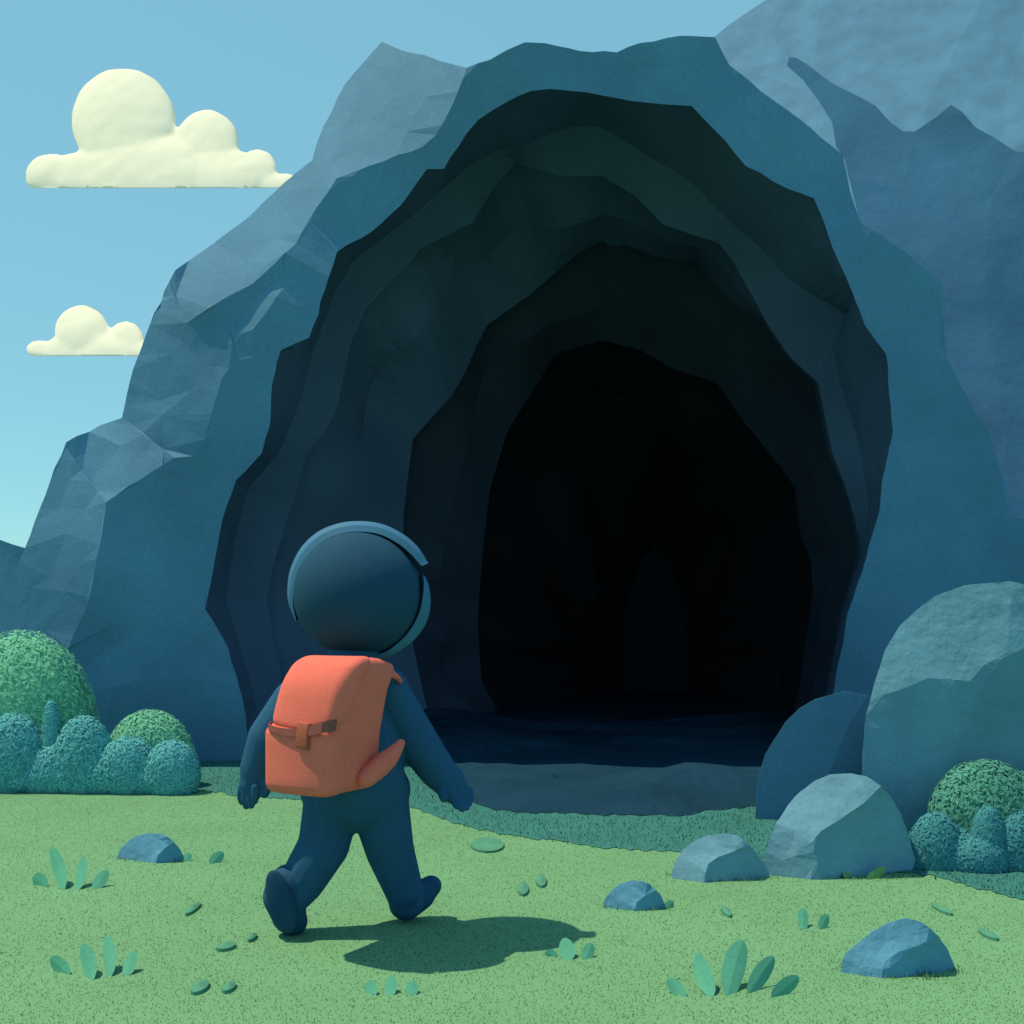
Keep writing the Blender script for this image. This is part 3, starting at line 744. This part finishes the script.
# ------------------------------------------------------------------ bushes
def bush(name, label, lobes, D, m, leaf, n, group=None, cat='bush', flat=.75):
    """lobes: (px, py, rx, ry) of leafy humps; leaves lie over a twiggy mass"""
    bm = bmesh.new(); s = D / FP
    cs = []
    for x, y, rx, ry in lobes:
        c = at(x, y, D); ball(bm, c, rx * s * .93, rx * s * flat * .93, ry * s * .93, 20, 14); cs.append((c, rx * s, rx * s * flat, ry * s))
    mass = bmesh.new()
    vs, fs = [], []
    for v in bm.verts: vs.append(v.co + v.co.normalized() * 0)
    bm.verts.index_update()
    for f in bm.faces: fs.append(tuple(v.index for v in f.verts))
    bm.free()
    tot = sum(c[1] * c[3] for c in cs)
    for (c, a, b, h) in cs:
        for _ in range(int(n * a * h / tot)):
            z = random.uniform(-.5, 1); th = random.uniform(0, 2 * math.pi); q = math.sqrt(max(0, 1 - z * z))
            d = Vector((q * math.cos(th), q * math.sin(th), z)); k = random.uniform(.92, 1.02)
            p = c + Vector((d.x * a, d.y * b, d.z * h)) * k
            if p.z < .0: continue
            nn = (Vector((d.x / a, d.y / b, d.z / h)).normalized() + Vector((random.gauss(0, .11), random.gauss(0, .11), random.gauss(0, .11)))).normalized()
            t = nn.orthogonal().normalized(); t = (Matrix.Rotation(random.uniform(0, 6.28), 3, nn) @ t); w = nn.cross(t)
            L = leaf * random.uniform(.9, 1.7); W = L * .36; i0 = len(vs)
            vs += [p - t * L * .5, p + w * W * .5, p + t * L * .5 + nn * L * .05, p - w * W * .5]
            fs.append((i0, i0 + 1, i0 + 2, i0 + 3))
    o = link(name, mesh_from(name, vs, fs), m)
    setorigin(o, (cs[0][0].x, D, 0)); tag(o, label, cat, group); return o
bush('bush', 'large rounded green bush at the left edge, below the mountain flank', [(22, 733, 74, 102), (62, 762, 36, 60), (-40, 750, 60, 80)], 8.2, M['leafy'], .034, 15000)
bush('bush', 'small round green bush between the large left bush and the walker', [(150, 765, 45, 55), (168, 775, 32, 42)], 8.05, M['leafy'], .030, 9000)
DG = None
bush('shrub', 'dark low shrub with round top at the very left edge, before the large bush', [(14, 758, 34, 46), (-20, 760, 34, 42), (24, 778, 30, 18)], 7.85, M['leafd'], .032, 8000, DG, 'shrub')
bush('shrub', 'dark low shrub with a narrow upright shoot in its middle', [(51, 742, 10, 41), (58, 772, 28, 30), (44, 776, 26, 24)], 7.82, M['leafd'], .028, 6000, DG, 'shrub')
bush('shrub', 'dark broad low shrub in front of the gap between the two left bushes', [(84, 762, 30, 46), (106, 774, 30, 28), (72, 778, 26, 20)], 7.80, M['leafd'], .030, 7500, DG, 'shrub')
bush('shrub', 'dark shrub under the left half of the small round bush', [(128, 770, 30, 34), (146, 778, 26, 22), (112, 780, 22, 18)], 7.77, M['leafd'], .028, 6000, DG, 'shrub')
bush('shrub', 'rightmost dark shrub under the small round bush at left', [(172, 774, 28, 34), (182, 780, 17, 22), (156, 780, 22, 18)], 7.74, M['leafd'], .028, 6000, DG, 'shrub')
bush('bush', 'rounded green bush at the right edge, in front of the tallest boulder', [(985, 820, 55, 60), (1020, 830, 50, 58), (1075, 835, 50, 55)], 5.55, M['leafr'], .026, 15000)
bush('shrub', 'dark shrub right beside the round three-faced boulder', [(936, 852, 27, 40), (958, 858, 28, 30), (920, 864, 15, 40)], 5.40, M['leafe'], .022, 9000, DG, 'shrub')
bush('shrub', 'dark shrub with a high round top below the right bush', [(988, 848, 19, 42), (978, 860, 30, 26)], 5.36, M['leafe'], .022, 8000, DG, 'shrub')
bush('shrub', 'dark shrub cut by the right edge of the picture', [(1018, 850, 28, 40), (1056, 852, 34, 40)], 5.38, M['leafe'], .022, 8000, DG, 'shrub')

# ------------------------------------------------------------------ grass tufts and single leaves
def leafmesh(bx, by, tx, ty, wpx, lean=.0, m=None):
    """a thick paddle leaf rooted on the ground at (bx,by), its tip seen at (tx,ty)"""
    D = gd(by); s = D / FP
    root = gpt(bx, by, -.004); lean = max(0.01, at(tx, ty, D).z) * .9; tip = at(tx, ty, D + lean)
    if tip.z < .012: tip.z = .012
    ax = tip - root; L = ax.length
    side = ax.cross(Vector((0, 1, 0))).normalized(); nr = side.cross(ax).normalized()
    if nr.y > 0: nr = -nr
    W = wpx * s * .5; n = 12; vs, fs = [], []
    for i in range(n + 1):
        t = 1 - (1 - i / n) ** 2; w = W * (max(0, 1 - abs(2 * t - 1) ** 2.6) ** .5) * (.70 + .30 * math.sin(math.pi * min(1, t * .8))) + W * .12 * (1 - t)
        c = root + ax * t + nr * (-math.sin(t * math.pi) * .05 * L)
        vs += [c - side * w, c + nr * w * .10, c + side * w, c - nr * w * .05]
    for i in range(n):
        for k in range(4):
            a = i * 4 + k; b = i * 4 + (k + 1) % 4; fs.append((a, b, b + 4, a + 4))
    fs.append((3, 2, 1, 0)); e = n * 4; fs.append((e, e + 1, e + 2, e + 3))
    fs = [f[::-1] for f in fs]
    return vs, fs, root
def flatleaf(cx, cy, rx, ry, ang_):
    """a rosette leaf lying on the grass"""
    c = gpt(cx, cy, .0); D = c.y; s = D / FP; vy = D * D / (FP * CH)
    n = 16; vs = [c + Vector((0, 0, .022))]; fs = []
    for i in range(n):
        a = 2 * math.pi * i / n
        ux, uy = rx * math.cos(a), ry * math.sin(a)
        x = ux * math.cos(ang_) - uy * math.sin(ang_); y = ux * math.sin(ang_) + uy * math.cos(ang_)
        vs.append(c + Vector((x * s, -y * vy, .012)))
    for i in range(n): fs.append((0, 1 + (i + 1) % n, 1 + i))
    for i in range(n): vs.append(vs[1 + i] - Vector((0, 0, .03)))
    for i in range(n): fs.append((1 + i, 1 + (i + 1) % n, 1 + n + (i + 1) % n, 1 + n + i))
    return vs, fs, c
def tuft(label, leaves, m=M['tuft'], name='grass_tuft', cat='grass tuft', group='leafy tufts in the meadow'):
    parts = [leafmesh(*l) for l in leaves]
    c = sum((p[2] for p in parts), Vector()) / len(parts); c.z = 0
    if len(parts) == 1:
        vs, fs, _ = parts[0]; o = link(name, mesh_from(name, vs, fs), m); setorigin(o, c); return tag(o, label, cat, group)
    root = empty(name, c); tag(root, label, cat, group)
    for vs, fs, _ in parts:
        o = link('leaf', mesh_from('leaf', vs, fs), m); adopt(o, root)
    return root
def lying(label, spots, m=M['flatl']):
    parts = [flatleaf(*l) for l in spots]
    c = sum((p[2] for p in parts), Vector()) / len(parts); c.z = 0
    if len(parts) == 1:
        vs, fs, _ = parts[0]; o = link('ground_plant', mesh_from('ground_plant', vs, fs), m); setorigin(o, c); return tag(o, label, 'ground plant', 'flat little plants in the meadow')
    root = empty('ground_plant', c); tag(root, label, 'ground plant', 'flat little plants in the meadow')
    for vs, fs, _ in parts: adopt(link('leaf', mesh_from('leaf', vs, fs), m), root)
    return root
tuft('four-leaved teal tuft below the small flat rock at far left', [(47, 887, 33, 876, 15), (64, 890, 51, 847, 14), (78, 890, 83, 856, 11), (94, 889, 107, 870, 12)])
tuft('four-leaved teal tuft in the lower left corner of the meadow', [(70, 975, 50, 958, 15), (93, 980, 82, 944, 16), (110, 977, 107, 936, 14), (126, 976, 133, 951, 13)])
tuft('low three-leaved tuft at the bottom, under the walker\'s shadow', [(375, 996, 367, 981, 12), (390, 996, 391, 976, 12), (411, 996, 413, 980, 12)])
tuft('small three-leaved tuft below the small blue rock in the middle', [(558, 957, 545, 952, 10), (570, 960, 564, 938, 15), (585, 960, 592, 943, 12)])
tuft('largest tuft, five broad leaves fanned out in the right foreground', [(686, 997, 667, 979, 13), (712, 997, 697, 953, 17), (727, 996, 743, 940, 24), (748, 994, 774, 957, 18), (771, 998, 799, 977, 16)])
tuft('pair of upright teal leaves below the three-faced boulder', [(803, 930, 804, 908, 11), (820, 930, 828, 915, 11)])
tuft('single slanting leaf right of the small flat rock at far left', [(210, 864, 223, 852, 11)])
lying('two little round plants in the grass right of the walker', [(523, 890, 5.5, 6.5, 0), (541, 882, 5.5, 6, 0)])
lying('broad flat plant on the grass right of the walker\'s forward boot', [(487, 846, 17, 7, .05)])
lying('tiny round plant between the two left tufts, up from the lower one', [(193, 910, 4.5, 6, 0)])
lying('thin flat plant left of the walker\'s shadow, with a tiny dot beside it', [(226, 948, 9, 4, -.05), (252, 939, 4, 3.5, 0)])
lying('two flat round plants at the bottom left', [(200, 989, 8, 6.5, 0), (229, 989, 6, 5, 0)])
lying('tiny plant above the broad-leaved tuft in the right foreground', [(726, 913, 4, 5, 0)])
lying('tiny slanting plant above the lowest blue rock, to its right', [(942, 911, 6, 4, .7)])
lying('faint flat plant at the far right, beside the lowest rock', [(988, 936, 6, 5, .4)])
SP = dict(m=M['sprout'], name='grass_sprout', cat='sprout', group='pale sprouts at the foot of bushes and rocks')
tuft('two pale sprouts before the dark shrubs at left', [(114, 787, 109, 776, 8), (127, 788, 132, 775, 8)], **SP)
tuft('tall pale sprout at the front of the three-faced boulder', [(846, 879, 850, 859, 10)], **SP)
tuft('low pale sprout leaning right at the foot of the three-faced boulder', [(866, 880, 886, 868, 9)], **SP)
SP['m'] = M['tuft']
tuft('two green sprouts before the dark shrubs at right', [(956, 873, 958, 857, 9), (976, 873, 983, 857, 10)], **SP)
tuft('dark sprout at the right foot of the small blue middle rock', [(666, 909, 673, 901, 9)], **SP)
tuft('dark sprout at the right foot of the small flat rock at far left', [(184, 862, 190, 853, 8)], **SP)

# ------------------------------------------------------------------ grass
def blades(name, n, inside, zmax, h, w, m, xr, yr):
    X = rng.uniform(xr[0], xr[1], n * 2)
    Y = yr[0] + (yr[1] - yr[0]) * rng.uniform(0, 1, n * 2) ** 1.5
    keep = np.array([inside(x, y) for x, y in zip(X, Y)])
    X, Y = X[keep][:n], Y[keep][:n]; k = len(X)
    hm = np.array([4 if min(dseg((x, y), a, b) for a, b in FEET) < .035 else 1.0 for x, y in zip(X, Y)])
    hh = h * hm * rng.uniform(.5, 1.2, k); a = rng.uniform(0, 2 * np.pi, k); lx = rng.normal(0, .35, k) * hh; ly = rng.normal(0, .35, k) * hh
    wx, wy = np.cos(a) * w, np.sin(a) * w
    v = np.empty((k, 3, 3)); v[:, 0] = np.stack([X - wx, Y - wy, np.zeros(k)], 1); v[:, 1] = np.stack([X + wx, Y + wy, np.zeros(k)], 1); v[:, 2] = np.stack([X + lx, Y + ly, hh], 1)
    me = bpy.data.meshes.new(name); me.vertices.add(3 * k); me.loops.add(3 * k); me.polygons.add(k)
    me.vertices.foreach_set('co', v.reshape(-1)); me.loops.foreach_set('vertex_index', np.arange(3 * k)); me.polygons.foreach_set('loop_start', np.arange(0, 3 * k, 3))
    me.update(calc_edges=True); me.validate()
    # blades are lit like the turf they make up
    o = link(name, me, m, smooth=True)
    nn = np.zeros((3 * k, 3)); nn[:, 2] = 1; nn[:, 0] = np.repeat(rng.normal(0, .13, k), 3); nn[:, 1] = np.repeat(rng.normal(-.08, .13, k), 3)
    nn /= np.linalg.norm(nn, axis=1)[:, None]
    me.normals_split_custom_set_from_vertices(nn.tolist())
    return o
mossw = [(gpt(x, y).x, gpt(x, y).y) for x, y in MOSS_EDGE]
def edge_y(x):
    for (x1, y1), (x2, y2) in zip(mossw[:-1], mossw[1:]):
        if x1 <= x <= x2: return y1 + (y2 - y1) * (x - x1) / (x2 - x1 + 1e-9)
    return 4.0 if x > 0 else 9.5
def vis(x, y): return abs(x) < y * .53 + 1.5
g1 = blades('grass', 240000, lambda x, y: vis(x, y) and y < edge_y(x) + random.gauss(0, .035), 0, .0055, .0018, M['blade'], (-7, 5.8), (2.6, 9.6))
tag(g1, 'short bright green meadow grass', 'grass', kind='stuff')
flo = [(gpt(x, y).x, gpt(x, y).y) for x, y in FLOOR]
g2 = blades('moss', 80000, lambda x, y: vis(x, y) and y > edge_y(x) + random.gauss(0, .03) and not inpoly(x, y, flo), 0, .020, .003, M['mossb'], (-7, 6.5), (4.3, 10.2))  # grass blades of the painted shade band
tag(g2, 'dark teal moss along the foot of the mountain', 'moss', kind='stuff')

# ------------------------------------------------------------------ light, sky, camera
EL, AZ = math.radians(65.5), math.radians(3)            # sun high on the left, slightly behind the scene
S = Vector((-math.cos(EL) * math.cos(AZ), math.cos(EL) * math.sin(AZ), math.sin(EL)))
ld = bpy.data.lights.new('sun', 'SUN'); ld.energy = 4.6; ld.angle = math.radians(.5); ld.color = (1.0, .88, .56)
lo = bpy.data.objects.new('sun', ld); col.objects.link(lo); lo.rotation_euler = (-S).to_track_quat('-Z', 'Y').to_euler()
w = bpy.data.worlds.new('World'); sc.world = w; w.use_nodes = True
nt = w.node_tree; bg = nt.nodes['Background']
sky = nt.nodes.new('ShaderNodeTexSky'); sky.sky_type = 'NISHITA'; sky.sun_disc = False
sky.sun_elevation = EL; sky.sun_rotation = math.atan2(S.x, S.y)
sky.air_density = 1.0; sky.dust_density = 0.0; sky.ozone_density = 2.0
mx = nt.nodes.new('ShaderNodeMix'); mx.data_type = 'RGBA'; mx.blend_type = 'MULTIPLY'; mx.inputs['Factor'].default_value = 1
mx.inputs['B'].default_value = (.80, 1.15, .95, 1)
nt.links.new(sky.outputs[0], mx.inputs['A']); m2 = nt.nodes.new('ShaderNodeMix'); m2.data_type = 'RGBA'; m2.inputs['Factor'].default_value = .66   # constant colour added to even the sky and lift the ambient fill
m2.inputs['B'].default_value = (1.62, 3.75, 4.75, 1)
nt.links.new(mx.outputs['Result'], m2.inputs['A']); nt.links.new(m2.outputs['Result'], bg.inputs['Color'])
bg.inputs['Strength'].default_value = .15

sc.cycles.diffuse_bounces = 8; sc.cycles.max_bounces = 14
cam = bpy.data.cameras.new('camera'); co = bpy.data.objects.new('camera', cam); col.objects.link(co)
co.location = (0, 0, CH); co.rotation_euler = (math.radians(90), 0, 0)
cam.sensor_width = 36; cam.lens = 36 * FP / 1024; cam.shift_y = (HY - 512) / 1024
cam.clip_end = 3000; cam.clip_start = .05
sc.camera = co
vsn = sc.view_settings; vsn.view_transform = 'Standard'; vsn.look = 'None'; vsn.exposure = 0; vsn.gamma = 1
